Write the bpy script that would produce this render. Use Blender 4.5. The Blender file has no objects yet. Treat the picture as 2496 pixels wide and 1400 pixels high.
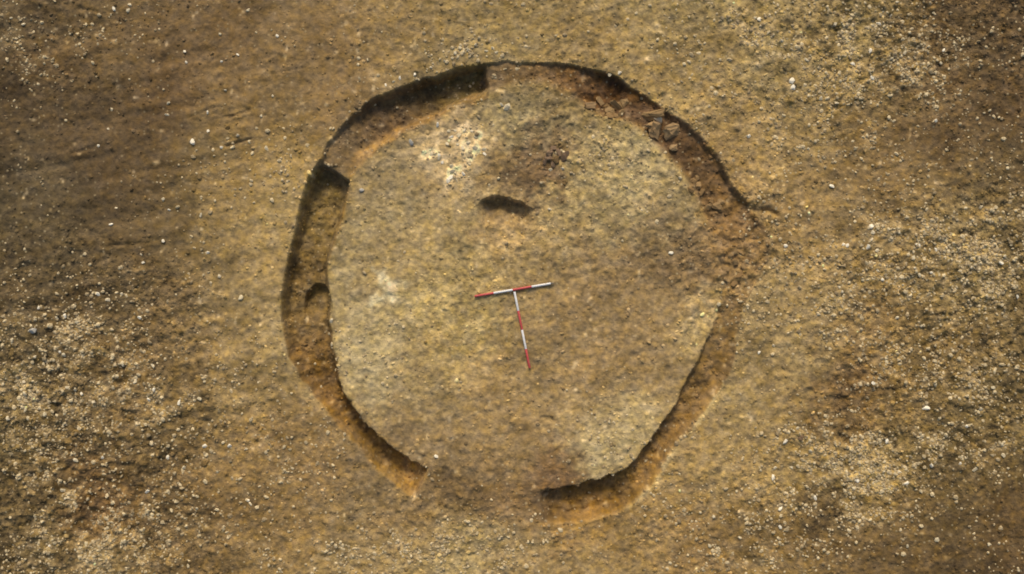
import bpy, bmesh, math, random
import numpy as np
from mathutils import Vector, Matrix

rng = np.random.default_rng(11)
random.seed(11)
SC = bpy.context.scene
COL = SC.collection

# ------------------------------------------------------------------ camera, sky, sun, exposure
PXM = 95.0                      # photograph pixels per metre on the ground (two-metre rods are 190 px long)
CAM_H = 20.0
cam_d = bpy.data.cameras.new("camera")
cam_d.sensor_width = 36.0
cam_d.lens = 36.0 * CAM_H / (2496 / PXM)
cam_d.clip_start = 0.5
cam_d.clip_end = 3000
cam = bpy.data.objects.new("camera", cam_d)
cam.location = (0, 0, CAM_H)
cam.rotation_euler = (0, 0, 0)
COL.objects.link(cam)
SC.camera = cam

SUN_EL, SUN_AZ = math.radians(38), math.radians(-3)
world = bpy.data.worlds.new("World")
SC.world = world
world.use_nodes = True
wn = world.node_tree
sky = wn.nodes.new("ShaderNodeTexSky")
sky.sky_type = 'NISHITA'
sky.sun_disc = False
sky.sun_elevation = SUN_EL
sky.sun_rotation = SUN_AZ
sky.air_density = 1.0
sky.dust_density = 3.0
sky.ozone_density = 0.6
bgn = wn.nodes["Background"]
bgn.inputs["Strength"].default_value = 0.145
wn.links.new(sky.outputs[0], bgn.inputs["Color"])

sun_d = bpy.data.lights.new("sun", 'SUN')
sun_d.energy = 2.8
sun_d.angle = math.radians(16)          # thin cloud: soft shadows
sun_d.color = (1.0, 0.93, 0.80)
sun = bpy.data.objects.new("sun", sun_d)
sd = Vector((math.sin(SUN_AZ) * math.cos(SUN_EL), math.cos(SUN_AZ) * math.cos(SUN_EL), math.sin(SUN_EL)))
sun.rotation_euler = sd.to_track_quat('Z', 'Y').to_euler()
sun.location = sd * 60
COL.objects.link(sun)

SC.view_settings.view_transform = 'Standard'
SC.view_settings.look = 'None'
SC.view_settings.exposure = 0.0
SC.view_settings.gamma = 1.0
SC.view_settings.use_curve_mapping = False
SC.render.engine = 'CYCLES'
SC.cycles.filter_width = 1.8
SC.cycles.max_bounces = 6
SC.cycles.diffuse_bounces = 4

# light that falls on level ground, measured with a grey card: turns the colour a soil shows in daylight into its albedo
CARD = np.array([0.80, 0.825, 0.96])


# ------------------------------------------------------------------ numeric helpers
def lin(c):
    c = np.asarray(c, float) / 255.0
    return np.where(c <= 0.04045, c / 12.92, ((c + 0.055) / 1.055) ** 2.4)


def W(px, py):
    return (px - 1248.0) / PXM, (700.0 - py) / PXM


def sstep(a, b, x):
    t = np.clip((x - a) / (b - a), 0, 1)
    return t * t * (3 - 2 * t)


LAT = rng.random((8, 256, 256))


def vnoise(x, y, seed=0):
    """smooth lattice noise, -1..1"""
    L = LAT[seed % 8]
    ca, sa = math.cos(0.6 + seed * 1.3), math.sin(0.6 + seed * 1.3)
    x, y = ca * x - sa * y + 17.3 * seed, sa * x + ca * y + 9.1 * seed
    xi = np.floor(x).astype(np.int64)
    yi = np.floor(y).astype(np.int64)
    fx = x - xi
    fy = y - yi
    fx = fx * fx * fx * (fx * (fx * 6 - 15) + 10)
    fy = fy * fy * fy * (fy * (fy * 6 - 15) + 10)
    x0, x1, y0, y1 = xi & 255, (xi + 1) & 255, yi & 255, (yi + 1) & 255
    v = (L[x0, y0] * (1 - fx) + L[x1, y0] * fx) * (1 - fy) + (L[x0, y1] * (1 - fx) + L[x1, y1] * fx) * fy
    return v * 2 - 1


def fbm(x, y, freq, octv, seed=0, gain=0.5):
    a, s, t = 1.0, 0.0, 0.0
    for i in range(octv):
        s = s + a * vnoise(x * freq, y * freq, seed + i)
        t += a
        a *= gain
        freq *= 2.07
    return s / t


# ------------------------------------------------------------------ the ring ditch in polar form (photo pixels about its centre)
CX, CY = 1248.0, 700.0
RO = [(1180, 152), (1250, 148), (1330, 152), (1420, 160), (1500, 185), (1540, 208), (1570, 235), (1625, 262), (1680, 300), (1722, 350), (1757, 385),
      (1775, 425), (1795, 462), (1825, 505), (1870, 560), (1880, 620), (1850, 690), (1810, 740), (1798, 800), (1792, 870), (1770, 925), (1730, 985),
      (1690, 1040), (1645, 1090), (1618, 1128), (1605, 1175), (1560, 1215), (1500, 1250), (1420, 1280), (1330, 1275), (1200, 1262), (1090, 1240),
      (1000, 1215), (930, 1160), (870, 1095), (815, 1030), (765, 965), (718, 900), (692, 840), (684, 790), (680, 730), (690, 680), (703, 610), (718, 560),
      (733, 480), (748, 432), (775, 393), (800, 346), (832, 304), (864, 270), (902, 243), (955, 218), (1010, 200), (1060, 180), (1130, 162)]
RI = [(1195, 236), (1250, 216), (1330, 210), (1400, 250), (1430, 275), (1480, 297), (1560, 322), (1600, 370), (1650, 420), (1685, 480), (1705, 530),
      (1735, 600), (1745, 680), (1745, 740), (1722, 820), (1682, 900), (1642, 985), (1602, 1040), (1562, 1108), (1530, 1136), (1480, 1156), (1420, 1170),
      (1330, 1192), (1200, 1185), (1100, 1165), (1040, 1140), (960, 1090), (900, 1040), (860, 990), (835, 930), (820, 880), (814, 830), (806, 760),
      (804, 700), (800, 650), (812, 610), (830, 560), (845, 500), (856, 438), (890, 387), (950, 345), (1000, 320), (1080, 285), (1150, 250)]


def polar(pts):
    a = np.array(pts, float)
    b = np.degrees(np.arctan2(a[:, 0] - CX, -(a[:, 1] - CY))) % 360
    r = np.hypot(a[:, 0] - CX, a[:, 1] - CY) / PXM
    o = np.argsort(b)
    return b[o], r[o]


def ptab(beta, xs, ys):
    xs = np.asarray(xs, float)
    ys = np.asarray(ys, float)
    return np.interp(beta, np.r_[xs[-1] - 360, xs, xs[0] + 360], np.r_[ys[-1], ys, ys[0]])


def rounded(tab, sigma=1.9):
    """a spade does not cut straight facets: the traced radii, smoothed along the ring"""
    ang = np.arange(0, 360, .5)
    rad = ptab(ang, *tab)
    k = np.exp(-.5 * (np.arange(-20, 21) * .5 / sigma) ** 2)
    rad = np.convolve(np.r_[rad[-20:], rad, rad[:20]], k / k.sum(), 'valid')
    return ang, rad


RO_T, RI_T = rounded(polar(RO)), rounded(polar(RI))
# bearing (clockwise from the top of the photo), depth, width of outer wall, width of inner wall (metres)
PROFILE = [
    (0, .06, .06, .35), (10, .085, .07, .35), (18, .11, .08, .35), (22, .21, .11, .35), (29, .30, .13, .35), (32, .12, .12, .30), (38, .11, .16, .30),
    (48, .14, .18, .30), (56, .17, .14, .35), (62, .19, .12, .35), (69, .19, .12, .35), (72, .15, .12, .40), (76, .05, .30, .40), (92, .02, .30, .30), (97, .04, .25, .12), (103, .09, .22, .12),
    (115, .20, .28, .12), (128, .32, .30, .12), (140, .38, .30, .13), (146, .36, .26, .13), (150, .42, .26, .14), (160, .48, .26, .16), (166, .44, .28, .16), (170.5, .34, .28, .16),
    (172.5, .05, .5, .3), (176, .0, .4, .4), (204.7, .0, .3, .2), (205.7, .46, .18, .14), (212, .60, .22, .15), (225, .58, .28, .15), (238, .40, .28, .18), (250, .34, .30, .22),
    (262, .38, .18, .22), (275, .42, .18, .24), (285, .46, .18, .30), (298, .52, .18, .24), (302.2, .52, .18, .16), (303.3, .10, .10, .20), (309, .11, .12, .25),
    (316, .20, .14, .30), (324, .34, .16, .34), (333, .44, .15, .36), (345, .48, .14, .38), (352.2, .50, .14, .36), (353.5, .10, .07, .3)]
PF = np.array(PROFILE)

FLOOR = [(0, (112, 87, 55)), (10, (114, 86, 52)), (20, (106, 75, 41)), (28, (98, 66, 33)), (38, (98, 70, 41)), (48, (96, 69, 41)), (60, (102, 76, 45)), (70, (114, 86, 50)),
         (78, (124, 93, 54)), (90, (126, 96, 56)), (100, (122, 94, 53)), (120, (128, 98, 54)), (140, (126, 95, 50)), (150, (130, 97, 48)), (160, (142, 104, 48)),
         (168, (124, 92, 46)), (173, (112, 86, 53)), (180, (100, 78, 50)), (192, (106, 82, 52)), (203, (116, 91, 57)), (207, (158, 119, 58)), (215, (142, 107, 52)),
         (230, (126, 93, 44)), (245, (112, 82, 39)), (255, (108, 81, 41)), (265, (116, 91, 50)), (276, (118, 91, 47)), (285, (120, 96, 52)), (300, (118, 96, 52)),
         (303.2, (114, 92, 60)), (312, (110, 87, 57)), (322, (94, 71, 45)), (335, (100, 78, 45)), (350, (112, 92, 50)), (353.5, (112, 88, 57))]
FB = np.array([f[0] for f in FLOOR], float)
FC = np.array([f[1] for f in FLOOR], float)
OCHRE_IN = (146, 110, 58)        # clean subsoil of the inner side, north-west length


def ring_coords(X, Y):
    wx = X + 0.045 * vnoise(X * 2.3, Y * 2.3, 1) + (0.03 + .04 * vnoise(X * 1.7, Y * 1.7, 6)) * vnoise(X * 6, Y * 6, 2) + .010 * vnoise(X * 16, Y * 16, 5)
    wy = Y + 0.045 * vnoise(X * 2.3, Y * 2.3, 3) + (0.03 + .04 * vnoise(X * 1.7, Y * 1.7, 7)) * vnoise(X * 6, Y * 6, 4) + .010 * vnoise(X * 16, Y * 16, 0)
    b0 = np.degrees(np.arctan2(X, Y)) % 360
    calm = 1 - .75 * sstep(250, 262, b0) * (1 - sstep(301, 304, b0))      # the western side was cut cleanly
    wx, wy = X + (wx - X) * calm, Y + (wy - Y) * calm
    beta = np.degrees(np.arctan2(wx, wy)) % 360
    r = np.hypot(wx, wy)
    do = ptab(beta, *RO_T) - r
    di = r - ptab(beta, *RI_T)
    b2 = np.degrees(np.arctan2(X + .2 * (wx - X), Y + .2 * (wy - Y))) % 360
    return b2, do, di


# scratches left by the digger bucket and small cuts: photo polylines, half width (m), depth (m)
GROOVES = [
    ([(530, 293), (570, 282), (605, 268)], .035, .06), ([(460, 287), (490, 276), (520, 263)], .03, .035), ([(175, 373), (215, 364), (262, 354)], .04, .06),
    ([(552, 356), (582, 348), (612, 340)], .03, .05), ([(640, 187), (690, 176), (742, 165)], .03, .035), ([(250, 601), (300, 598), (362, 592)], .035, .05),
    ([(195, 21), (238, 30)], .035, .06), ([(1825, 507), (1850, 517), (1872, 512), (1892, 521)], .06, .12), ([(1893, 440), (1902, 470), (1910, 500)], .035, .03),
    ([(1480, 990), (1508, 1007)], .04, .06), ([(2008, 742), (2035, 726), (2062, 718)], .035, .05), ([(1350, 697), (1400, 676), (1470, 655)], .05, .02),
    ([(1320, 1018), (1370, 1030)], .03, .04), ([(1690, 945), (1712, 950)], .03, .05), ([(150, 1146), (200, 1152), (250, 1140), (285, 1134)], .045, .06),
    ([(180, 1185), (205, 1205), (232, 1212)], .035, .04), ([(2270, 770), (2330, 765), (2400, 760)], .04, .05), ([(2240, 800), (2300, 802)], .04, .05),
    ([(1925, 1113), (1960, 1116)], .03, .04), ([(2410, 1316), (2450, 1312), (2490, 1314)], .03, .03), ([(640, 970), (620, 985), (600, 1020)], .05, .03),
    ([(2260, 985), (2310, 984)], .035, .05), ([(2080, 1095), (2130, 1088), (2165, 1082)], .035, .05), ([(1560, 470), (1600, 500)], .03, .03), ([(395, 890), (430, 898)], .03, .05),
    ([(1080, 449), (1110, 443), (1132, 430)], .02, .035)]


def seg_dist(X, Y, pts):
    d = np.full(X.shape, 1e9)
    for (a, b) in zip(pts[:-1], pts[1:]):
        ax, ay = W(*a)
        bx, by = W(*b)
        vx, vy = bx - ax, by - ay
        t = np.clip(((X - ax) * vx + (Y - ay) * vy) / (vx * vx + vy * vy), 0, 1)
        d = np.minimum(d, np.hypot(X - ax - t * vx, Y - ay - t * vy))
    return d


# how stony and cloddy the surface is: photo pixel, value 0..1
ROUGH = [(100, 100, .5), (400, 150, .32), (700, 150, .3), (100, 400, .35), (350, 450, .3), (600, 450, .35), (100, 700, .6), (300, 800, .8), (100, 950, 1), (300, 1050, .9), (500, 950, .7),
         (620, 850, .35), (100, 1250, 1), (350, 1300, .85), (600, 1200, .5), (800, 1330, .5), (1100, 1340, .6), (1400, 1330, .45), (1700, 1300, .55), (1900, 1200, .6), (2050, 1150, .9),
         (2300, 1050, .9), (2400, 1300, .5), (2200, 1350, .5), (2100, 850, .8), (2300, 750, .95), (2400, 600, .9), (2200, 600, .9), (2050, 500, .45), (2200, 400, .4), (2400, 300, .45),
         (2050, 150, .95), (2200, 100, .95), (2400, 60, .8), (1900, 120, .7), (1750, 60, .55), (1900, 300, .55), (1500, 60, .5), (1200, 60, .45), (1000, 100, .4), (950, 500, .4), (1100, 370, .5),
         (1400, 350, .7), (1350, 450, .6), (1500, 500, .5), (1100, 800, .55), (1300, 900, .4), (1500, 850, .4), (1450, 1080, .45), (1000, 950, .4), (1900, 800, .5), (1850, 1000, .4), (1800, 620, .7)]

# dry soil colour in daylight, corners painted darker for the lens vignette: photo pixel, sRGB, spread in pixels
SOIL_VIGNETTE = [
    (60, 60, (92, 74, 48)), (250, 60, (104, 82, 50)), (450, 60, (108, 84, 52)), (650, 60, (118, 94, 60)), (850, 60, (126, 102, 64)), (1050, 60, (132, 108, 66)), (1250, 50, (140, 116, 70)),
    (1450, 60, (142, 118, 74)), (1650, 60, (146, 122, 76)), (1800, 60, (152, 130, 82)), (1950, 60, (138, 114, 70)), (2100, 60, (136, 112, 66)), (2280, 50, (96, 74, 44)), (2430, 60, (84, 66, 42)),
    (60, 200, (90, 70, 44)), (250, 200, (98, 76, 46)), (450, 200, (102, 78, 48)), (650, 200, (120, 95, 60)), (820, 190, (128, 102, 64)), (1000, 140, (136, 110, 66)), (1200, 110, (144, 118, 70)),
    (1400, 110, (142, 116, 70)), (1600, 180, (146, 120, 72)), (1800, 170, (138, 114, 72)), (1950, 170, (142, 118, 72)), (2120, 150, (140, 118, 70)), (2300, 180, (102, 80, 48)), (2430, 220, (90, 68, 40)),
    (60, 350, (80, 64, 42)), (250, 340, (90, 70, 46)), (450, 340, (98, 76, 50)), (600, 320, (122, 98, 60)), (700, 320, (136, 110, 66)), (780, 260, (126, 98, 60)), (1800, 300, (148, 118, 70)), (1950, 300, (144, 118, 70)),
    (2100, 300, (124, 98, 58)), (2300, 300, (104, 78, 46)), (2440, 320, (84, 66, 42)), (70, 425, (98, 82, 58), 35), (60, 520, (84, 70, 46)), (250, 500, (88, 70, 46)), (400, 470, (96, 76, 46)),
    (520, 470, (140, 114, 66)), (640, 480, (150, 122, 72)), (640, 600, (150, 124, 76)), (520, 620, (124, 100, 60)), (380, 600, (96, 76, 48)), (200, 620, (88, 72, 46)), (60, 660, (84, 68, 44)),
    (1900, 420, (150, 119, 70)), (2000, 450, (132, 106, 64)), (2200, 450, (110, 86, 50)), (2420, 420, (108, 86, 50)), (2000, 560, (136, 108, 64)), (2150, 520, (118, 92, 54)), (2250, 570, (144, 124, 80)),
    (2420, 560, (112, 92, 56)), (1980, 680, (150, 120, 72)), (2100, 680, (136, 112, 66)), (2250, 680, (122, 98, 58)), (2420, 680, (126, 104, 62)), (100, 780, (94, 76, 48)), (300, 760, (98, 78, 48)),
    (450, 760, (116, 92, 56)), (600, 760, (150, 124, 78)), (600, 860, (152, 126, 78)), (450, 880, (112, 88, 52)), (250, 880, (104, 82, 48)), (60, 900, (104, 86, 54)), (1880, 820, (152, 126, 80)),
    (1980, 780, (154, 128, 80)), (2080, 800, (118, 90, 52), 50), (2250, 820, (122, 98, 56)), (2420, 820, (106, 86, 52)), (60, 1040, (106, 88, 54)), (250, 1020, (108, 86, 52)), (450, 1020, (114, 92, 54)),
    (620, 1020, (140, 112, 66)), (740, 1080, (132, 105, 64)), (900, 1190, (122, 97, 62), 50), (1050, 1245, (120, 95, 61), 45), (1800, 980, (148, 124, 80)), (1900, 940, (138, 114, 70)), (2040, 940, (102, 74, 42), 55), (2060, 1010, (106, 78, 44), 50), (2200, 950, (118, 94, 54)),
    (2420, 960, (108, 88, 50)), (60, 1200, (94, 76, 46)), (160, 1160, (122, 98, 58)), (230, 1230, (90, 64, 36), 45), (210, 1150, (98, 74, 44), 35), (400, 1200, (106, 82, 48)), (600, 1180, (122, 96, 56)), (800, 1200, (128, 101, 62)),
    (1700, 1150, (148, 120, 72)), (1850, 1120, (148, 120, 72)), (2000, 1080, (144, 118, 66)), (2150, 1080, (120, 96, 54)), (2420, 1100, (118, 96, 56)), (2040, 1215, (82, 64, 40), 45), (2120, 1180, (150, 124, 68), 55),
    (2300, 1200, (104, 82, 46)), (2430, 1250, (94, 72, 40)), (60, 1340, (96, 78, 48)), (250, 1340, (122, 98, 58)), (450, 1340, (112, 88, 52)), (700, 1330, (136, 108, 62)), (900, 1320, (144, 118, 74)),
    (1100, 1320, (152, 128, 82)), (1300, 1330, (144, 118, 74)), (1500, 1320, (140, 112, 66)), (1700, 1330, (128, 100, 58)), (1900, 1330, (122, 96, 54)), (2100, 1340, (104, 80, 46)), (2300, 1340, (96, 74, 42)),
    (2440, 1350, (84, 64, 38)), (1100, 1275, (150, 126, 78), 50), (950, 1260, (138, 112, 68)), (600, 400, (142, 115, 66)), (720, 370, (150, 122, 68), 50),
    # inside the ring
    (950, 400, (128, 106, 68), 55), (1000, 480, (140, 114, 70)), (1110, 350, (164, 136, 92), 45), (1105, 415, (170, 146, 108), 25), (1040, 370, (156, 130, 88), 30), (1110, 440, (146, 118, 72), 40), (1300, 240, (122, 102, 66), 50),
    (1400, 290, (130, 108, 66), 50), (1260, 310, (142, 120, 74), 45), (1280, 425, (104, 78, 48), 40), (1330, 380, (112, 84, 52), 35), (1210, 430, (128, 102, 60), 40), (1500, 420, (154, 130, 80), 60), (1580, 400, (152, 130, 86), 45),
    (1450, 520, (156, 130, 78)), (1610, 530, (146, 122, 76), 60), (1235, 556, (164, 128, 72), 30), (950, 560, (142, 120, 76)), (1050, 580, (152, 124, 72)), (900, 680, (148, 122, 74), 60), (957, 706, (190, 174, 134), 16),
    (1100, 700, (156, 130, 74)), (1300, 640, (148, 120, 70), 60), (1450, 640, (128, 100, 60), 60), (1600, 610, (114, 88, 54), 55), (1680, 640, (122, 92, 54), 50), (1450, 760, (132, 104, 62)), (1600, 740, (130, 102, 60)),
    (1350, 820, (136, 106, 60)), (1090, 820, (166, 136, 74), 60), (950, 850, (158, 134, 86), 60), (900, 910, (160, 138, 92), 50), (1000, 950, (142, 116, 68)), (1200, 960, (146, 116, 66)), (1400, 950, (138, 108, 62)),
    (1570, 880, (148, 118, 70)), (1700, 800, (164, 134, 78), 45), (1500, 1020, (158, 134, 86), 60), (1450, 1100, (162, 138, 90), 45), (1560, 1060, (166, 140, 88), 45), (1300, 1050, (142, 112, 66)), (1100, 1060, (140, 110, 66)),
    (980, 1060, (130, 102, 62), 60), (1200, 1120, (138, 108, 62), 60),
    # the undug southern fill and what lies round it
    (1180, 1200, (92, 73, 49), 50), (1090, 1190, (118, 91, 56), 50), (1350, 1140, (100, 70, 40), 32), (1280, 1215, (118, 88, 52), 45), (1440, 1258, (160, 121, 60), 32), (1370, 1255, (158, 119, 60), 30), (1350, 1290, (150, 114, 64), 25)]


# banks of pale gravel turned up in the subsoil: photo pixel, spread x and y, strength
BANKS = [(2080, 110, 170, 60, 1), (2150, 190, 130, 60, .9), (2000, 250, 90, 60, .6), (1830, 60, 80, 50, .6), (2240, 580, 130, 45, 1), (2400, 620, 110, 90, .9), (2170, 650, 90, 70, .8), (2440, 440, 60, 60, .5),
         (2020, 790, 70, 50, .6), (2080, 1130, 120, 70, 1), (2120, 1220, 60, 50, .9), (1930, 1180, 90, 60, .6), (2350, 1080, 120, 60, .7), (2250, 900, 160, 60, .5), (200, 840, 150, 60, .8),
         (70, 960, 70, 120, .9), (330, 960, 160, 80, .7), (160, 1180, 60, 70, 1), (230, 1340, 110, 50, 1), (400, 1290, 100, 50, .6), (560, 1100, 120, 60, .5), (1080, 1330, 160, 50, .7), (860, 1350, 120, 40, .5),
         (1140, 120, 70, 22, .7), (980, 190, 60, 18, .5), (1125, 345, 60, 48, .5), (1065, 383, 46, 18, .4), (1103, 418, 20, 28, .4), (1440, 400, 60, 50, .3), (1560, 440, 60, 60, .35), (1480, 1080, 80, 60, .35),
         (920, 880, 60, 60, .3), (1800, 1320, 120, 50, .4), (100, 90, 80, 70, .4), (720, 380, 50, 40, .35), (2060, 320, 120, 40, .4)]


def banks(X, Y):
    px, py = X * PXM + 1248 + 30 * vnoise(X * 1.1, Y * 1.1, 2), 700 - Y * PXM + 30 * vnoise(X * 1.1, Y * 1.1, 5)
    b = np.zeros(X.shape)
    for x, y, sx, sy, k in BANKS:
        b = np.maximum(b, k * np.exp(-.5 * (((px - x) / sx) ** 2 + ((py - y) / sy) ** 2)))
    return b


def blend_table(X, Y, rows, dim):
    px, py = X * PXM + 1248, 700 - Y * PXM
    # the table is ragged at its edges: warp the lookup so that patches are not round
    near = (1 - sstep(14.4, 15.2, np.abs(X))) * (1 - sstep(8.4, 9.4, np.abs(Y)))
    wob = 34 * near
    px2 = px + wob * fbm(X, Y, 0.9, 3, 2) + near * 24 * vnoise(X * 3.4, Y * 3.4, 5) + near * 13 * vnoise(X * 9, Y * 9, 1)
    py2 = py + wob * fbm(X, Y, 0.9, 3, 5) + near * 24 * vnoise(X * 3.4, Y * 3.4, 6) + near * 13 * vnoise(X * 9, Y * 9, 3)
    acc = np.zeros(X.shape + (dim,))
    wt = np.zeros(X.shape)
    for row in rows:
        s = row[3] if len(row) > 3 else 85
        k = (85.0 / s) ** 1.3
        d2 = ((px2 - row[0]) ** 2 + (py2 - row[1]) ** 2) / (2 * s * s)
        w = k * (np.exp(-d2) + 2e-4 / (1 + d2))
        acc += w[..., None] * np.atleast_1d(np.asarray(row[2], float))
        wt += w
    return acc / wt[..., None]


def terrain(X, Y):
    """height, soil albedo, roughness and ring coordinates for arrays of ground points"""
    beta, do, di = ring_coords(X, Y)
    bj = (beta + 0.12 * vnoise(X * 7, Y * 7, 6)) % 360
    D = ptab(bj, PF[:, 0], PF[:, 1])
    wo = ptab(beta, PF[:, 0], PF[:, 2])
    wi = ptab(beta, PF[:, 0], PF[:, 3])
    so = sstep(0, 1, np.clip(do / wo, 0, 1))
    si = sstep(0, 1, np.clip(di / wi, 0, 1))
    inside = (do > 0) & (di > 0)
    dep = D * so * si * (1 + 0.16 * fbm(X, Y, 2.2, 3, 3))
    z = -dep
    px, py = X * PXM + 1248, 700 - Y * PXM
    # round hollow in the floor of the western length
    ex, ey = (px - 770) / 41 + 0.04 * vnoise(X * 6, Y * 6, 2), (py - 748) / 58 + 0.04 * vnoise(X * 6, Y * 6, 3)
    hol = sstep(0, 0.16, 1 - np.hypot(ex, ey)) * (1 - sstep(728, 800, py))
    z = z - 0.24 * hol
    # the half-dug pit inside the ring: sheer section on its north side, floor rising to the south
    edge = np.interp(px, [1160, 1175, 1200, 1215, 1262, 1280, 1302], [500, 486, 476, 475, 487, 496, 507]) + 1.6 * vnoise(X * 8, Y * 8, 4)
    yd = py - edge
    across = sstep(1160, 1196, px) * (1 - sstep(1262, 1312, px))
    pit = across * sstep(0, 5, yd) * (1 - sstep(14, 74, yd))
    z = z - 0.40 * pit
    pitin = across * sstep(0, 6, yd) * (1 - sstep(60, 84, yd))
    for pts, hw, dp in GROOVES:
        d = seg_dist(X, Y, pts) + 0.03 * vnoise(X * 8, Y * 8, 1)
        hw = hw * 1.25
        dp = dp * np.clip(.45 + .5 * vnoise(X * 2.5, Y * 2.5, 5), .05, 1)
        m = np.exp(-(d / hw) ** 2)
        z = z - dp * m + 0.3 * dp * np.exp(-((d - 2.0 * hw) / hw) ** 2)
    # relief
    rough = blend_table(X, Y, ROUGH, 1)[..., 0]
    near = (1 - sstep(14.4, 15.2, np.abs(X))) * (1 - sstep(8.4, 9.4, np.abs(Y)))
    smoothfloor = np.clip(np.where(inside, dep / 0.2, 0), 0, 1)
    rough = np.maximum(rough * (1 - 0.3 * smoothfloor), .5 * smoothfloor)
    east = np.exp(-(((px - 1790) / 90) ** 2 + ((py - 620) / 120) ** 2))
    z = z + 0.05 * fbm(X, Y, 0.35, 3, 1)
    a = 0.007 + 0.036 * rough * rough + 0.006 * rough + 0.03 * east
    z = z + a * fbm(X, Y, 3.2, 2, 3) * 1.3
    n1 = vnoise(X * 7.5, Y * 7.5, 2)
    n2 = vnoise(X * 15, Y * 15, 5)
    z = z + a * (0.75 * n1 + 0.38 * n2)
    clod = np.clip(vnoise(X * 6.4, Y * 6.4, 7) - 0.10, 0, 1)
    z = z + clod * clod * (0.008 + 0.07 * rough)
    z = z * near
    z = z + smoothfloor * (.020 * vnoise(X * 5, Y * 5, 0) + .016 * vnoise(X * 12, Y * 12, 6))
    # drag marks of the stripping bucket
    u, v = X * math.cos(.2) + Y * math.sin(.2), -X * math.sin(.2) + Y * math.cos(.2)
    left = 1 - sstep(-8, -5, X)
    z = z + (0.006 + 0.014 * left) * (1 - smoothfloor) * vnoise(u * 0.5, v * 4.5, 4)
    # colour
    soil = blend_table(X, Y, SOIL_VIGNETTE, 3)  # soil tone, with the vignette's darker corners painted in
    fl = np.stack([ptab((beta + 2.0 * vnoise(X * 3, Y * 3, 3)) % 360, FB, FC[:, i]) for i in range(3)], -1)
    south = sstep(174, 178, beta) * (1 - sstep(203.5, 204.6, beta))
    soft = np.where((beta > 150) & (beta < 178), .10, .06)
    m = sstep(0, 1, np.clip(do / soft, 0, 1)) * sstep(0, 1, np.clip(di / np.where((beta < 95) | (beta > 353), .30, .06), 0, 1)) * (1 - 0.85 * south)
    east_w = sstep(74, 78, beta) * (1 - sstep(90, 96, beta))
    m = m * (1 - 0.35 * east_w)
    soil = soil * (1 - m[..., None]) + fl * m[..., None]
    nw = sstep(306, 312, beta) * (1 - sstep(352, 353.2, beta)) * sstep(-.05, .02, di) * (1 - sstep(.22, .36, di))
    nw2 = sstep(303.2, 305, beta) * (1 - sstep(306, 312, beta)) * sstep(-.06, .02, di) * (1 - sstep(.06, .16, di)) * .6
    west = sstep(272, 282, beta) * (1 - sstep(301, 302.5, beta)) * sstep(-.06, .02, di) * (1 - sstep(.10, .26, di)) * .55
    k = (np.clip(nw * .95 + nw2 + west, 0, 1) * np.clip(.75 + .6 * fbm(X, Y, 3.5, 2, 4), 0, 1))[..., None]
    soil = soil * (1 - k) + np.array(OCHRE_IN, float) * k
    soil = soil * (1 - .8 * pitin[..., None]) + np.array((128, 100, 58), float) * .8 * pitin[..., None]
    # pale dried rim on the outer south-east lip
    lip = sstep(112, 122, beta) * (1 - sstep(150, 156, beta)) * np.exp(-((do + .01) / .07) ** 2) * (0.5 + .5 * vnoise(X * 6, Y * 6, 1))
    lip = np.clip(lip, 0, 1) * .7
    soil = soil * (1 - lip[..., None]) + np.array((190, 164, 112), float) * lip[..., None]
    # mottling: clay and loam mixed at several sizes
    mot = 0.18 * fbm(X, Y, 1.0, 3, 6) + 0.26 * (.45 + .6 * rough) * fbm(X, Y, 2.0, 3, 1) + 0.24 * vnoise(X * 7, Y * 7, 3) * (.05 + .9 * rough) + .12 * vnoise(X * 14, Y * 14, 0) * (.3 + rough)
    mot = mot + (.05 + .07 * left) * vnoise(u * .45, v * 5, 2) + .05 * vnoise(u * .7, v * 9, 6)
    mot = mot * (1 + .25 * smoothfloor) * near
    grey = soil @ np.array([.3, .59, .11])
    ins = sstep(-.02, .25, -di)[..., None]                    # cleaner, paler clay inside the ring
    soil = (grey[..., None] + (.87 - .10 * ins) * (soil - grey[..., None])) * (.95 + .04 * ins)
    bk = banks(X, Y)
    bk = bk * sstep(-.15, .45, fbm(X, Y, 2.4, 3, 2) + .5 * vnoise(X * 6.5, Y * 6.5, 4) - .25 + .5 * bk)
    soil = soil + (np.array((176, 153, 110), float) - soil) * np.clip(.55 * bk, 0, .9)[..., None]
    ck = np.zeros(X.shape)
    for qx, qy, sx, sy in ((1130, 345, 42, 38), (1150, 365, 40, 16), (1060, 378, 26, 14), (1078, 392, 12, 14), (1103, 424, 15, 20), (1092, 438, 16, 8), (957, 706, 13, 15)):
        ck = np.maximum(ck, np.exp(-.5 * (((px - qx) / sx) ** 2 + ((py - qy) / sy) ** 2)))
    ck = sstep(.30, .75, ck + .45 * vnoise(X * 5, Y * 5, 1) + .25 * vnoise(X * 11, Y * 11, 2) - .05)
    soil = soil + (np.array((206, 180, 140), float) - soil) * (.85 * ck)[..., None]
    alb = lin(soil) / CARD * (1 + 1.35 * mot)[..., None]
    warm = 0.05 * fbm(X, Y, 0.8, 3, 4)
    alb = alb * np.stack([1 + warm, 1 + .15 * warm, 1 - 1.2 * warm], -1)
    return z, np.clip(alb, .012, .75), rough, beta, do, di, pitin, bk


# ------------------------------------------------------------------ materials
def mat(name):
    m = bpy.data.materials.new(name)
    m.use_nodes = True
    nt = m.node_tree
    b = nt.nodes["Principled BSDF"]
    b.inputs["Specular IOR Level"].default_value = 0.15
    b.inputs["Roughness"].default_value = 0.95
    return m, nt, b


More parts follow.
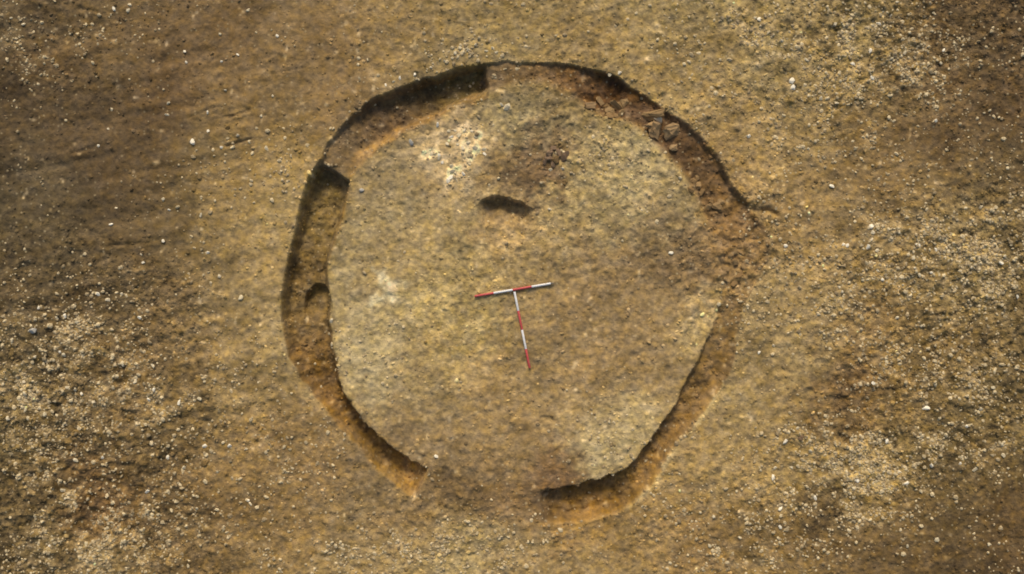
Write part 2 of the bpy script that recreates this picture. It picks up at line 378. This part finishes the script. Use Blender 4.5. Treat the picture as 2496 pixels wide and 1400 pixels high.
def soil_material():
    m, nt, b = mat("dry_clay_soil")
    N, L = nt.nodes.new, nt.links.new
    at = N("ShaderNodeAttribute"); at.attribute_name = "soil"
    ro = N("ShaderNodeAttribute"); ro.attribute_name = "rough"
    tc = N("ShaderNodeTexCoord")
    n1 = N("ShaderNodeTexNoise"); n1.inputs["Scale"].default_value = 8; n1.inputs["Detail"].default_value = 4; n1.inputs["Roughness"].default_value = .62
    n2 = N("ShaderNodeTexNoise"); n2.inputs["Scale"].default_value = 4.0; n2.inputs["Detail"].default_value = 4
    vo = N("ShaderNodeTexVoronoi"); vo.inputs["Scale"].default_value = 8.5; vo.feature = 'F1'
    for n in (n1, n2, vo):
        L(tc.outputs["Object"], n.inputs["Vector"])
    r1 = N("ShaderNodeMapRange"); r1.inputs["From Min"].default_value = .30; r1.inputs["From Max"].default_value = .70
    r1.inputs["To Min"].default_value = .46; r1.inputs["To Max"].default_value = 1.62
    L(n1.outputs["Fac"], r1.inputs["Value"])
    mx = N("ShaderNodeMix"); mx.data_type = 'RGBA'; mx.blend_type = 'MULTIPLY'; mx.inputs["Factor"].default_value = .85
    L(at.outputs["Color"], mx.inputs["A"])
    L(r1.outputs["Result"], mx.inputs["B"])
    gf = N("ShaderNodeMapRange"); gf.inputs["From Min"].default_value = .3; gf.inputs["From Max"].default_value = .9
    gf.inputs["To Min"].default_value = .50; gf.inputs["To Max"].default_value = .95
    L(ro.outputs["Fac"], gf.inputs["Value"]); L(gf.outputs["Result"], mx.inputs["Factor"])
    # yellow / grey drift of the clay
    hs = N("ShaderNodeHueSaturation")
    r2 = N("ShaderNodeMapRange"); r2.inputs["From Min"].default_value = .3; r2.inputs["From Max"].default_value = .7
    r2.inputs["To Min"].default_value = .88; r2.inputs["To Max"].default_value = 1.06
    L(n2.outputs["Fac"], r2.inputs["Value"])
    L(r2.outputs["Result"], hs.inputs["Saturation"])
    L(mx.outputs["Result"], hs.inputs["Color"])
    # small light grit bedded in the soil
    gr = N("ShaderNodeMapRange"); gr.inputs["From Min"].default_value = .16; gr.inputs["From Max"].default_value = .30
    gr.inputs["To Min"].default_value = 1; gr.inputs["To Max"].default_value = 0
    L(vo.outputs["Distance"], gr.inputs["Value"])
    sep = N("ShaderNodeSeparateColor"); L(vo.outputs["Color"], sep.inputs["Color"])
    th = N("ShaderNodeMath"); th.operation = 'GREATER_THAN'; th.inputs[1].default_value = .80; L(sep.outputs[0], th.inputs[0])
    gm = N("ShaderNodeMath"); gm.operation = 'MULTIPLY'; L(gr.outputs["Result"], gm.inputs[0]); L(th.outputs[0], gm.inputs[1])
    gm2 = N("ShaderNodeMath"); gm2.operation = 'MULTIPLY'; L(gm.outputs[0], gm2.inputs[0]); L(ro.outputs["Fac"], gm2.inputs[1])
    gc = N("ShaderNodeMix"); gc.data_type = 'RGBA'; gc.blend_type = 'MIX'
    L(gm2.outputs[0], gc.inputs["Factor"]); L(hs.outputs["Color"], gc.inputs["A"])
    gc.inputs["B"].default_value = (.44, .34, .18, 1)
    L(gc.outputs["Result"], b.inputs["Base Color"])
    bp = N("ShaderNodeBump"); bp.inputs["Distance"].default_value = .06
    L(gf.outputs["Result"], bp.inputs["Strength"])
    n3 = N("ShaderNodeTexNoise"); n3.inputs["Scale"].default_value = 12; n3.inputs["Detail"].default_value = 4; n3.inputs["Roughness"].default_value = .6
    L(tc.outputs["Object"], n3.inputs["Vector"]); L(n3.outputs["Fac"], bp.inputs["Height"])
    L(bp.outputs["Normal"], b.inputs["Normal"])
    return m


SOIL_M = soil_material()


def stone_material(name, c1, c2, island=False):
    m, nt, b = mat(name)
    N, L = nt.nodes.new, nt.links.new
    b.inputs["Roughness"].default_value = .7
    b.inputs["Specular IOR Level"].default_value = .1
    if island:
        rnd = N("ShaderNodeNewGeometry").outputs["Random Per Island"]
    else:
        rnd = N("ShaderNodeObjectInfo").outputs["Random"]
    mx = N("ShaderNodeMix"); mx.data_type = 'RGBA'
    mx.inputs["A"].default_value = (*c1, 1); mx.inputs["B"].default_value = (*c2, 1)
    L(rnd, mx.inputs["Factor"])
    tc = N("ShaderNodeTexCoord")
    no = N("ShaderNodeTexNoise"); no.inputs["Scale"].default_value = 22; no.inputs["Detail"].default_value = 4
    L(tc.outputs["Object"], no.inputs["Vector"])
    r = N("ShaderNodeMapRange"); r.inputs["From Min"].default_value = .3; r.inputs["From Max"].default_value = .7
    r.inputs["To Min"].default_value = .7; r.inputs["To Max"].default_value = 1.15
    L(no.outputs["Fac"], r.inputs["Value"])
    m2 = N("ShaderNodeMix"); m2.data_type = 'RGBA'; m2.blend_type = 'MULTIPLY'; m2.inputs["Factor"].default_value = 1
    L(mx.outputs["Result"], m2.inputs["A"]); L(r.outputs["Result"], m2.inputs["B"])
    L(m2.outputs["Result"], b.inputs["Base Color"])
    bp = N("ShaderNodeBump"); bp.inputs["Strength"].default_value = .4; bp.inputs["Distance"].default_value = .01
    L(no.outputs["Fac"], bp.inputs["Height"]); L(bp.outputs["Normal"], b.inputs["Normal"])
    return m


M_WHITE = stone_material("white_flint", (.84, .74, .54), (.74, .64, .46))
M_PALE = stone_material("pale_stone", (.66, .54, .34), (.50, .41, .25))
M_GREY = stone_material("grey_stone", (.34, .31, .25), (.46, .42, .34))
M_CLAY = stone_material("orange_clay", (.30, .19, .08), (.22, .13, .05))
M_PCLAY = stone_material("pale_clay", (.38, .245, .11), (.29, .18, .08))
M_DARK = stone_material("dark_clod", (.16, .10, .055), (.25, .16, .09))
M_GRAVEL = stone_material("mixed_gravel", (.24, .17, .085), (.64, .50, .28), island=True)

# ------------------------------------------------------------------ the ground: one sheet, cut along the edges of the dug features
def axis(half, step, far):
    core = np.arange(-half, half + step / 2, step)
    out, s, x = [], step * 2, half
    while x < far:
        x += s
        s *= 1.32
        out.append(x)
    out = np.array(out)
    return np.r_[-out[::-1], core, out]


STEP = 0.026
xs, ys = axis(14.6, STEP, 900), axis(8.6, STEP, 900)          # fine where the photograph looks, coarser to the horizon
nx, ny = len(xs), len(ys)
GX, GY = np.meshgrid(xs, ys, indexing='ij')
GZ, GALB, GR, GB, GDO, GDI, GPIT, GBK = terrain(GX, GY)
far_flat = 1 - sstep(20, 60, np.hypot(GX, GY))
GZ = GZ * far_flat

fi, fj = np.meshgrid(np.arange(nx - 1), np.arange(ny - 1), indexing='ij')
v00 = (fi * ny + fj).ravel()
QUADS = np.stack([v00, v00 + ny, v00 + ny + 1, v00 + 1], 1)


def fmean(A):
    return ((A[:-1, :-1] + A[1:, :-1] + A[1:, 1:] + A[:-1, 1:]) * .25).ravel()


f_do, f_di, f_pit = fmean(GDO), fmean(GDI), fmean(GPIT)
f_b = GB[:-1, :-1].ravel()
region = np.zeros(len(QUADS), int)                          # 0 surrounding ground
inner = f_di <= 0
region[inner] = 1                                           # level ground inside the ring
ring = (f_do > 0) & (f_di > 0)
def between(a, b):
    return ((f_b >= a) & (f_b < b)) if a < b else ((f_b >= a) | (f_b < b))
region[ring & between(302.7, 353)] = 2
region[ring & between(204.9, 302.7)] = 3
region[ring & between(174, 204.9)] = 4
region[ring & between(95, 174)] = 5
region[ring & between(74, 95)] = 6
region[ring & between(353, 74)] = 7
region[inner & (f_pit > .03)] = 8

NAMES = {
    0: ("ground", "stripped brown clay field surface surrounding the ring ditch"),
    1: ("inner_ground", "level yellowish ground enclosed by the ring ditch"),
    2: ("ditch_floor", "deep shadowed ditch length at the upper left with ochre inner side"),
    3: ("ditch_floor", "dug ditch length curving down the left side to the lower left"),
    4: ("ditch_fill", "undug dark grey brown fill across the bottom of the ring"),
    5: ("ditch_floor", "dug ditch length at the lower right with orange clay floor"),
    6: ("ditch_fill", "undug cracked orange brown fill at the right of the ring"),
    7: ("ditch_floor", "shallow reddish brown ditch length at the upper right"),
    8: ("pit_floor", "half dug pit with one sheer shadowed side inside the ring"),
}
ALLV = np.stack([GX.ravel(), GY.ravel(), GZ.ravel()], 1).astype(np.float32)
ALLC = np.concatenate([GALB.reshape(-1, 3), np.ones((nx * ny, 1))], 1).astype(np.float32)
ALLR = GR.ravel().astype(np.float32)


def mesh_np(name, verts, faces, smooth=True):
    me = bpy.data.meshes.new(name)
    n = faces.shape[1]
    me.vertices.add(len(verts)); me.loops.add(faces.size); me.polygons.add(len(faces))
    me.vertices.foreach_set("co", np.ascontiguousarray(verts, np.float32).ravel())
    me.loops.foreach_set("vertex_index", np.ascontiguousarray(faces, np.int32).ravel())
    me.polygons.foreach_set("loop_start", np.arange(0, faces.size, n, dtype=np.int32))
    me.polygons.foreach_set("use_smooth", np.full(len(faces), smooth))
    me.update(calc_edges=True)
    return me


for rid, (nm, label) in NAMES.items():
    q = QUADS[region == rid]
    used, invq = np.unique(q.ravel(), return_inverse=True)
    me = mesh_np(nm, ALLV[used], invq.reshape(-1, 4))
    ca = me.attributes.new("soil", 'FLOAT_COLOR', 'POINT')
    ca.data.foreach_set("color", ALLC[used].ravel())
    ra = me.attributes.new("rough", 'FLOAT', 'POINT')
    ra.data.foreach_set("value", ALLR[used])
    me.materials.append(SOIL_M)
    o = bpy.data.objects.new(nm, me)
    o["kind"] = "structure"
    o["label"] = label
    COL.objects.link(o)

ix0, iy0 = int(np.argmin(np.abs(xs + 14.6))), int(np.argmin(np.abs(ys + 8.6)))


def sample(A, x, y):
    """grid lookup in the dense part"""
    i = np.clip(np.round((np.asarray(x) + 14.6) / STEP).astype(int) + ix0, 0, nx - 1)
    j = np.clip(np.round((np.asarray(y) + 8.6) / STEP).astype(int) + iy0, 0, ny - 1)
    return A[i, j]


# ------------------------------------------------------------------ loose crumbs and gravel: far too many to count
ICO = bmesh.new()
bmesh.ops.create_icosphere(ICO, subdivisions=1, radius=1)
ICO_V = np.array([v.co[:] for v in ICO.verts]); ICO_F = np.array([[v.index for v in f.verts] for f in ICO.faces]); ICO.free()
OCT_V = np.array([(1, 0, 0), (0, 1, 0), (-1, 0, 0), (0, -1, 0), (0, 0, 1), (.6, .6, -.5), (-.6, .6, -.5), (-.6, -.6, -.5), (.6, -.6, -.5)], float)
ICO0_V = None
bm0 = bmesh.new(); bmesh.ops.create_icosphere(bm0, subdivisions=1, radius=1)
bm0.free()
t = (1 + 5 ** .5) / 2
I0V = np.array([(-1, t, 0), (1, t, 0), (-1, -t, 0), (1, -t, 0), (0, -1, t), (0, 1, t), (0, -1, -t), (0, 1, -t), (t, 0, -1), (t, 0, 1), (-t, 0, -1), (-t, 0, 1)]) / math.hypot(1, t)
I0F = np.array([(0, 11, 5), (0, 5, 1), (0, 1, 7), (0, 7, 10), (0, 10, 11), (1, 5, 9), (5, 11, 4), (11, 10, 2), (10, 7, 6), (7, 1, 8), (3, 9, 4), (3, 4, 2), (3, 2, 6), (3, 6, 8), (3, 8, 9), (4, 9, 5), (2, 4, 11), (6, 2, 10), (8, 6, 7), (9, 8, 1)])


def scatter(n, dens_fn):
    out_x, out_y = [], []
    got = 0
    while got < n:
        x = rng.uniform(-14.3, 14.3, n)
        y = rng.uniform(-8.3, 8.3, n)
        keep = rng.random(n) < dens_fn(x, y)
        out_x.append(x[keep]); out_y.append(y[keep]); got += keep.sum()
    return np.concatenate(out_x)[:n], np.concatenate(out_y)[:n]


def lumps(name, x, y, size, mat_, sink, colour=None):
    n = len(x)
    z = sample(GZ, x, y)
    sc = size[:, None] * rng.uniform(.65, 1.25, (n, 3)) * np.array([1, 1, .7])
    ang = rng.uniform(0, 2 * math.pi, n)
    V = I0V[None] * (1 + rng.uniform(-.22, .22, (n, 12)))[..., None] * sc[:, None, :]
    ca, sa = np.cos(ang)[:, None], np.sin(ang)[:, None]
    vx, vy = V[..., 0] * ca - V[..., 1] * sa, V[..., 0] * sa + V[..., 1] * ca
    V = np.stack([vx + x[:, None], vy + y[:, None], V[..., 2] + (z + size * sink)[:, None]], -1).reshape(-1, 3)
    F = (I0F[None] + (np.arange(n) * 12)[:, None, None]).reshape(-1, 3)
    me = mesh_np(name, V, F, smooth=False)
    if colour is not None:
        c = np.repeat(np.concatenate([colour, np.ones((n, 1))], 1), 12, 0).astype(np.float32)
        a = me.attributes.new("soil", 'FLOAT_COLOR', 'POINT'); a.data.foreach_set("color", c.ravel())
        r = me.attributes.new("rough", 'FLOAT', 'POINT'); r.data.foreach_set("value", np.zeros(n * 12, np.float32))
    me.materials.append(mat_)
    o = bpy.data.objects.new(name, me)
    o["kind"] = "stuff"
    COL.objects.link(o)
    return o


def crumb_density(x, y):
    r = sample(GR, x, y)
    dep = -sample(GZ, x, y)
    clump = (.55 + .45 * fbm(x, y, 1.3, 2, 4)) * np.where(sample(GDI, x, y) < 0, .6, 1)
    return np.clip((.02 + 1.0 * r * r) * clump, .015, 1) * np.where(dep > .15, .8, 1) + np.where(dep > .12, .10, 0) + .20 * np.exp(-(sample(GDO, x, y) / .07) ** 2) + .12 * np.exp(-(sample(GDI, x, y) / .07) ** 2)


cx_, cy_ = scatter(22000, crumb_density)
csz = np.exp(rng.normal(math.log(.026), .38, len(cx_))).clip(.012, .065)
ccol = sample(GALB, cx_, cy_) * np.exp(rng.normal(.06, .30, len(cx_)))[:, None]
o = lumps("soil_crumbs", cx_, cy_, csz, SOIL_M, .0, np.clip(ccol, .01, .7))
o["label"] = "loose crumbs of dry soil strewn over the whole stripped surface"; o["category"] = "soil"


def gravel_density(x, y):
    r = sample(GR, x, y)
    dep = -sample(GZ, x, y)
    clump = np.clip(.25 + 1.3 * fbm(x, y, .8, 3, 6), 0.02, 1)
    field = np.clip((r - .22) * 1.5, .03, 1) * clump * np.where(sample(GDI, x, y) < 0, .10, 1) * .22
    return np.clip(field + sample(GBK, x, y), 0, 1) * np.where(dep > .12, .15, 1)


gx_, gy_ = scatter(15500, gravel_density)
gsz = np.exp(rng.normal(math.log(.027), .42, len(gx_))).clip(.012, .06)
o = lumps("gravel", gx_, gy_, gsz, M_GRAVEL, .05)
o["label"] = "fine pale gravel scattered thickly over the outer field"; o["category"] = "gravel"

# ------------------------------------------------------------------ single stones
def stone_mesh(k, flat=.7, crumbly=False):
    """an angular broken lump: the hull of a few points, its edges knocked off"""
    bm = bmesh.new()
    r = random.Random(100 + k)
    for q in range(15):
        d = Vector((r.gauss(0, 1), r.gauss(0, 1), r.gauss(0, 1))).normalized() * r.uniform(.72, 1.08)
        bm.verts.new((d.x, d.y, d.z * flat))
    res = bmesh.ops.convex_hull(bm, input=bm.verts[:])
    loose = [v for v in bm.verts if not v.link_faces]
    bmesh.ops.delete(bm, geom=loose, context='VERTS')
    if crumbly:                                              # a broken clod of clay: lumpy, hackly faces
        bmesh.ops.subdivide_edges(bm, edges=bm.edges[:], cuts=2, use_grid_fill=True)
        for v in bm.verts:
            v.co *= r.uniform(.80, 1.10)
    else:
        bmesh.ops.bevel(bm, geom=bm.edges[:], offset=.07, segments=1, affect='EDGES')
    bmesh.ops.recalc_face_normals(bm, faces=bm.faces[:])
    me = bpy.data.meshes.new("stone_shape")
    bm.to_mesh(me); bm.free()
    return me


SHAPES = {}


def shape(k, m):
    key = (k, m.name)
    if key not in SHAPES:
        me = stone_mesh(k, crumbly=m in (M_CLAY, M_PCLAY, M_DARK))
        me.materials.append(m)
        SHAPES[key] = me
    return SHAPES[key]


def stone(name, px, py, size_px, m, label, cat, group=None, flat=.9, sink=.1, stretch=None, dz=0.0, tilt=.5):
    x, y = W(px, py)
    z = float(sample(GZ, x, y))
    x *= (CAM_H - z) / CAM_H                                # where it stands on the ground below or above datum
    y *= (CAM_H - z) / CAM_H
    z = float(sample(GZ, x, y))
    o = bpy.data.objects.new(name, shape(random.randrange(9), m))
    s = size_px / PXM * .5
    st = stretch or random.uniform(.9, 1.5)
    o.scale = (s * st, s / st ** .5, s * flat)
    o.rotation_euler = (random.uniform(-tilt, tilt), random.uniform(-tilt, tilt), random.uniform(0, 6.28))
    o.location = (x, y, z + s * flat * sink + dz)
    o["label"] = label
    o["category"] = cat
    if group:
        o["group"] = group
    COL.objects.link(o)
    return o


SINGLE = [
    (1635, 616, 13, M_WHITE, "bright white stone on the dark patch inside the ring, right of the rods"),
    (1915, 600, 13, M_WHITE, "lone white stone just outside the ring on its right side"),
    (1063, 1113, 13, M_WHITE, "white stone at the lower left dug ditch's inner end"),
    (470, 346, 15, M_WHITE, "elongated white stone alone on the dark soil at upper left"),
    (80, 808, 24, M_GREY, "large pale grey stone near the left edge of the field"),
    (1930, 198, 18, M_WHITE, "upper of two bright white stones at the upper right"),
    (1933, 214, 16, M_WHITE, "lower of two bright white stones at the upper right"),
    (882, 465, 14, M_GREY, "light grey stone by the inner edge of the ditch below the upper left step"),
    (1003, 348, 16, M_GREY, "grey stone on the upper left inner edge of the ring"),
    (1130, 425, 13, M_WHITE, "small bright stone at the tip of the pale scatter inside the ring"),
    (1067, 305, 12, M_WHITE, "small white stone at the top left of the pale scatter"),
    (1236, 262, 20, M_PALE, "pale cream stone below the top end of the deep ditch length"),
    (1222, 256, 12, M_PALE, "little cream stone beside a larger one below the top of the ring"),
    (1510, 178, 13, M_WHITE, "white stone on the upper right outer lip of the ditch"),
    (1486, 181, 15, M_PALE, "cream stone left of a white one on the upper right outer lip"),
    (585, 725, 19, M_PALE, "large cream stone on the smooth ground left of the ring"),
    (398, 588, 12, M_WHITE, "bright stone alone on the ground at middle left"),
    (2255, 995, 18, M_WHITE, "sharp white stone on dark gravel at the lower right"),
    (2123, 553, 17, M_WHITE, "topmost of a column of white stones right of the ring"),
    (2115, 602, 15, M_WHITE, "lowest of a column of white stones right of the ring"),
    (2088, 1170, 15, M_WHITE, "white stone in the yellow gravel beside the dark patch at lower right"),
    (2160, 1076, 14, M_WHITE, "white stone above the yellow gravel patch at lower right"),
    (808, 783, 13, M_PALE, "pale stone at the inner edge of the left ditch below the hollow"),
    (1950, 1065, 18, M_DARK, "dark round lump on the pale gravel at the lower right"),
    (1371, 411, 14, M_PALE, "pale stone at the right of the dark stone cluster inside the ring"),
    (1342, 414, 13, M_PALE, "pale stone at the foot of the dark stone cluster inside the ring"),
    (1341, 510, 12, M_PALE, "pale stone right of the half dug pit"),
    (188, 786, 13, M_PALE, "cream stone above the large grey one at the left edge"),
    (240, 718, 14, M_WHITE, "white stone at the top of the stony ground at lower left"),
    (2237, 599, 14, M_WHITE, "white stone in the pale gravel right of the stone column"),
    (1914, 1076, 15, M_WHITE, "white stone on the light ground at lower right of the ring"),
]
for px, py, s, m, lab in SINGLE:
    stone("stone", px, py, s, m, lab, "stone")

AREAS = [
    ("one of the small pale stones on the dark soil at the upper left", "stones at the upper left", 10,
     [(28, 45), (58, 60), (278, 22), (317, 12), (313, 26), (580, 134), (450, 127), (540, 150), (605, 25), (537, 83), (272, 267), (408, 280), (264, 315), (507, 320), (580, 330), (637, 283), (505, 275),
      (665, 234), (550, 220), (454, 152), (676, 88), (650, 362), (540, 360), (410, 252), (240, 355), (283, 507), (270, 546), (398, 487), (412, 513), (490, 524), (508, 616), (350, 640), (345, 620)]),
    ("one of the small pale stones in the stony ground at the lower left", "stones at the lower left", 12,
     [(263, 733), (297, 717), (95, 750), (138, 777), (158, 770), (340, 775), (535, 673), (145, 858), (155, 865), (165, 945), (180, 950), (60, 930), (60, 960), (60, 1000), (130, 1073), (372, 893), (362, 974),
      (487, 972), (437, 982), (295, 1033), (330, 930), (375, 950), (560, 1087), (600, 1095), (610, 1230), (605, 1220), (500, 1088), (250, 1115), (185, 1122), (155, 1195), (160, 1215), (120, 1330), (185, 1340),
      (480, 1240), (360, 1198), (410, 1115), (85, 870), (30, 830), (300, 890), (20, 1020), (110, 1010), (230, 980), (200, 960), (530, 1150), (450, 1140)]),
    ("one of the small pale stones in the gravel at the upper right", "stones at the upper right", 12,
     [(1850, 48), (1905, 100), (1967, 145), (2078, 156), (2170, 144), (2170, 40), (2292, 155), (2300, 123), (2280, 295), (2038, 252), (2125, 190), (2035, 60), (2120, 125), (1825, 332), (1970, 364), (2187, 5),
      (1840, 45), (2060, 205), (2000, 240), (2205, 130), (2140, 60)]),
    ("one of the small pale stones in the gravel right of the ring", "stones right of the ring", 12,
     [(2127, 567), (2123, 584), (2140, 612), (2120, 642), (2190, 565), (2225, 628), (2270, 664), (2368, 652), (2055, 596), (2065, 600), (2028, 454), (1995, 767), (2045, 700), (2053, 712), (2200, 695), (2390, 505),
      (2370, 630), (2385, 628), (2245, 795), (1850, 860), (2480, 724), (1885, 842), (2185, 775), (2150, 682), (2140, 660), (2280, 610), (2440, 640), (2450, 625), (2240, 670), (2230, 655)]),
    ("one of the small pale stones in the gravel at the lower right", "stones at the lower right", 12,
     [(2128, 935), (2390, 997), (2080, 1190), (2210, 1178), (1930, 1140), (1890, 1142), (1884, 1163), (1902, 1240), (1975, 1100), (1945, 1045), (2440, 1018), (2443, 1085), (2445, 1110), (2420, 945), (1803, 1310),
      (2212, 1332), (2410, 1327), (2283, 1315), (1902, 1285), (2340, 1130), (2375, 1145), (2270, 1135), (2190, 1150), (1985, 1215), (1740, 1260), (1730, 1330), (2355, 1040), (2280, 940)]),
    ("one of the little cream stones lining the top outer lip of the ditch", "stones along the top lip", 10,
     [(960, 200), (975, 191), (1010, 181), (1110, 130), (1120, 118), (1160, 110), (1185, 125), (1200, 118), (1140, 122), (1085, 150), (1050, 165), (940, 208), (1150, 132), (1210, 128)]),
]
for lab, grp, s, pts in AREAS:
    for (px, py) in pts:
        stone("stone", px, py, s * random.uniform(.75, 1.2), random.choice([M_PALE, M_PALE, M_WHITE]), lab, "stone", grp)

# pale angular pieces of the scatter inside the ring
for (px, py, s) in [(1098, 432, 17), (1106, 418, 16), (1101, 405, 14), (1092, 441, 13), (1078, 396, 12), (1068, 385, 13), (1052, 376, 12), (1070, 378, 10), (1090, 350, 12), (1100, 335, 14), (1120, 330, 12),
                    (1132, 318, 14), (1142, 345, 15), (1158, 362, 17), (1128, 360, 13), (1110, 318, 12), (1160, 335, 12), (1180, 365, 13), (1182, 376, 11), (1150, 320, 10), (1116, 352, 12), (1095, 320, 11)]:
    stone("stone", px, py, s, random.choice([M_PALE, M_PALE, M_WHITE]), "one of the cream pieces in the pale scatter inside the ring's upper left", "stone", "pale scatter inside the ring", flat=.5)

# clods in the upper right ditch length
CLODS = [(1597, 320, 40, M_PCLAY, "broad pale clay clod, lower left of the group in the upper right ditch", 1.45, .45),
         (1633, 322, 36, M_PCLAY, "pale clay clod, rightmost of the group in the upper right ditch", 1.3, .5),
         (1586, 303, 24, M_PCLAY, "small clay clod at the left of the group in the upper right ditch", 1.5, .6),
         (1602, 296, 20, M_PALE, "small pale lump at the top of the clod group in the upper right ditch", 1.2, .7),
         (1594, 281, 30, M_CLAY, "long brown clod above the pale group in the upper right ditch", 2.0, .5),
         (1641, 361, 17, M_PCLAY, "small pale clod below the group in the upper right ditch", 1.3, .8),
         (1437, 258, 22, M_PCLAY, "pinkish clod at the inner edge of the upper right ditch", 1.2, .7)]
for px, py, s, m, lab, st, fl in CLODS:
    stone("clay_clod", px, py, s * 1.35, m, lab, "clod", None, flat=fl * 1.6, stretch=st, sink=.5)
for (px, py, s) in [(1475, 262, 20), (1490, 272, 22), (1505, 262, 24), (1522, 250, 18), (1462, 246, 16), (1484, 285, 18), (1455, 270, 14), (1500, 284, 14), (1515, 275, 14), (1470, 280, 13)]:
    stone("clay_clod", px, py, s * 1.5, M_CLAY, "one of the orange brown clods heaped in the upper right ditch's deeper hollow", "clod", "orange clods in the hollow", flat=.6, sink=.4)
for (px, py, s) in [(1734, 492, 17), (1745, 503, 20), (1752, 512, 18), (1757, 492, 15), (1725, 505, 14), (1690, 440, 16), (1702, 452, 16), (1682, 466, 15), (1712, 470, 14), (1698, 432, 12)]:
    stone("clay_clod", px, py, s * 1.4, M_CLAY, "one of the brown clods near the lower end of the upper right ditch", "clod", "clods at the end of the upper right ditch", flat=.6, sink=.4)
for (px, py, s) in [(1340, 374, 20), (1356, 390, 20), (1350, 362, 16), (1347, 402, 16), (1330, 396, 15), (1376, 386, 20), (1362, 373, 14), (1385, 375, 14), (1336, 385, 14)]:
    stone("clay_clod", px, py, s * 1.2, random.choice([M_DARK, M_DARK, M_CLAY]), "one of the dark lumps clustered above the half dug pit", "clod", "dark lumps above the pit", flat=.7, sink=.4)
for (px, py, s) in [(1790, 640, 22), (1770, 655, 18), (1812, 650, 20), (1800, 668, 22), (1780, 625, 16), (1765, 590, 18), (1760, 560, 18), (1745, 575, 16), (1822, 632, 16), (1790, 690, 18), (1768, 680, 16), (1805, 615, 14)]:
    stone("clay_clod", px, py, s, M_CLAY, "one of the orange clods on the undug fill at the right of the ring", "clod", "clods on the undug fill", flat=.45, sink=.2)

# ------------------------------------------------------------------ the two ranging rods
def paint(name, c):
    m, nt, b = mat(name)
    N, L = nt.nodes.new, nt.links.new
    tc = N("ShaderNodeTexCoord")
    no = N("ShaderNodeTexNoise"); no.inputs["Scale"].default_value = 30; no.inputs["Detail"].default_value = 5
    L(tc.outputs["Object"], no.inputs["Vector"])
    r = N("ShaderNodeMapRange"); r.inputs["From Min"].default_value = .56; r.inputs["From Max"].default_value = .72
    r.inputs["To Min"].default_value = 0; r.inputs["To Max"].default_value = .6
    L(no.outputs["Fac"], r.inputs["Value"])
    mx = N("ShaderNodeMix"); mx.data_type = 'RGBA'
    mx.inputs["A"].default_value = (*c, 1); mx.inputs["B"].default_value = (.30, .21, .11, 1)   # dried mud
    L(r.outputs["Result"], mx.inputs["Factor"]); L(mx.outputs["Result"], b.inputs["Base Color"])
    b.inputs["Roughness"].default_value = .5
    b.inputs["Specular IOR Level"].default_value = .35
    return m


M_RED, M_WPAINT, M_STEEL = paint("red_paint", (.46, .06, .055)), paint("white_paint", (.66, .63, .58)), paint("steel", (.10, .09, .08))
ROD_R = .029


def rod_piece(name, x0, x1, r0, r1, m, parent, label=None):
    bm = bmesh.new()
    n = 20
    prof = [(x0, r0 * .97), (x0 + .002, r0), (x1 - .002, r1), (x1, r1 * .97)]
    rings = [[bm.verts.new((x, r * math.cos(2 * math.pi * k / n), r * math.sin(2 * math.pi * k / n))) for k in range(n)] for x, r in prof]
    for a, b in zip(rings[:-1], rings[1:]):
        for k in range(n):
            bm.faces.new((a[k], a[(k + 1) % n], b[(k + 1) % n], b[k])[::-1])
    bm.faces.new(rings[0]); bm.faces.new(rings[-1][::-1])
    bmesh.ops.recalc_face_normals(bm, faces=bm.faces[:])
    for f in bm.faces:
        f.smooth = len(f.verts) == 4
    me = bpy.data.meshes.new(name); bm.to_mesh(me); bm.free()
    me.materials.append(m)
    o = bpy.data.objects.new(name, me); COL.objects.link(o)
    o.parent = parent
    if label:
        o["label"] = label
    return o


def rod(a, b, first_red, tip_at_end, label):
    ax, ay = W(*a)
    bx, by = W(*b)
    ln = math.hypot(bx - ax, by - ay)
    t = np.linspace(0, 1, 80)
    gx, gy = ax + (bx - ax) * t, ay + (by - ay) * t
    h = sample(GZ, gx, gy)
    # laid on the highest crumbs under it: a straight line touching the profile near both ends
    k = np.polyfit(t, h, 1)
    off = np.quantile(h - np.polyval(k, t), .93)
    z0, z1 = np.polyval(k, 0) + off + ROD_R, np.polyval(k, 1) + off + ROD_R
    e = bpy.data.objects.new("ranging_rod", None)
    e.empty_display_size = .2
    e.location = (ax, ay, z0)
    e.rotation_euler = (0, -math.atan2(z1 - z0, ln), math.atan2(by - ay, bx - ax))
    e["label"] = label
    e["category"] = "ranging rod"
    e["group"] = "survey rods laid in a T"
    COL.objects.link(e)
    seg = ln / 4
    for i in range(4):
        red = (i % 2 == 0) == first_red
        rod_piece("band", i * seg, (i + 1) * seg, ROD_R, ROD_R, M_RED if red else M_WPAINT, e, "red painted band" if red else "white painted band")
    if tip_at_end:
        rod_piece("steel_point", ln, ln + .09, ROD_R * .85, ROD_R * .25, M_STEEL, e, "dark steel point")
    return e


rod((1157, 722.5), (1342, 691.5), True, True, "red and white ranging rod lying crosswise, the bar of the T")
rod((1254, 711.5), (1291, 897), False, False, "red and white ranging rod pointing down, the stem of the T")
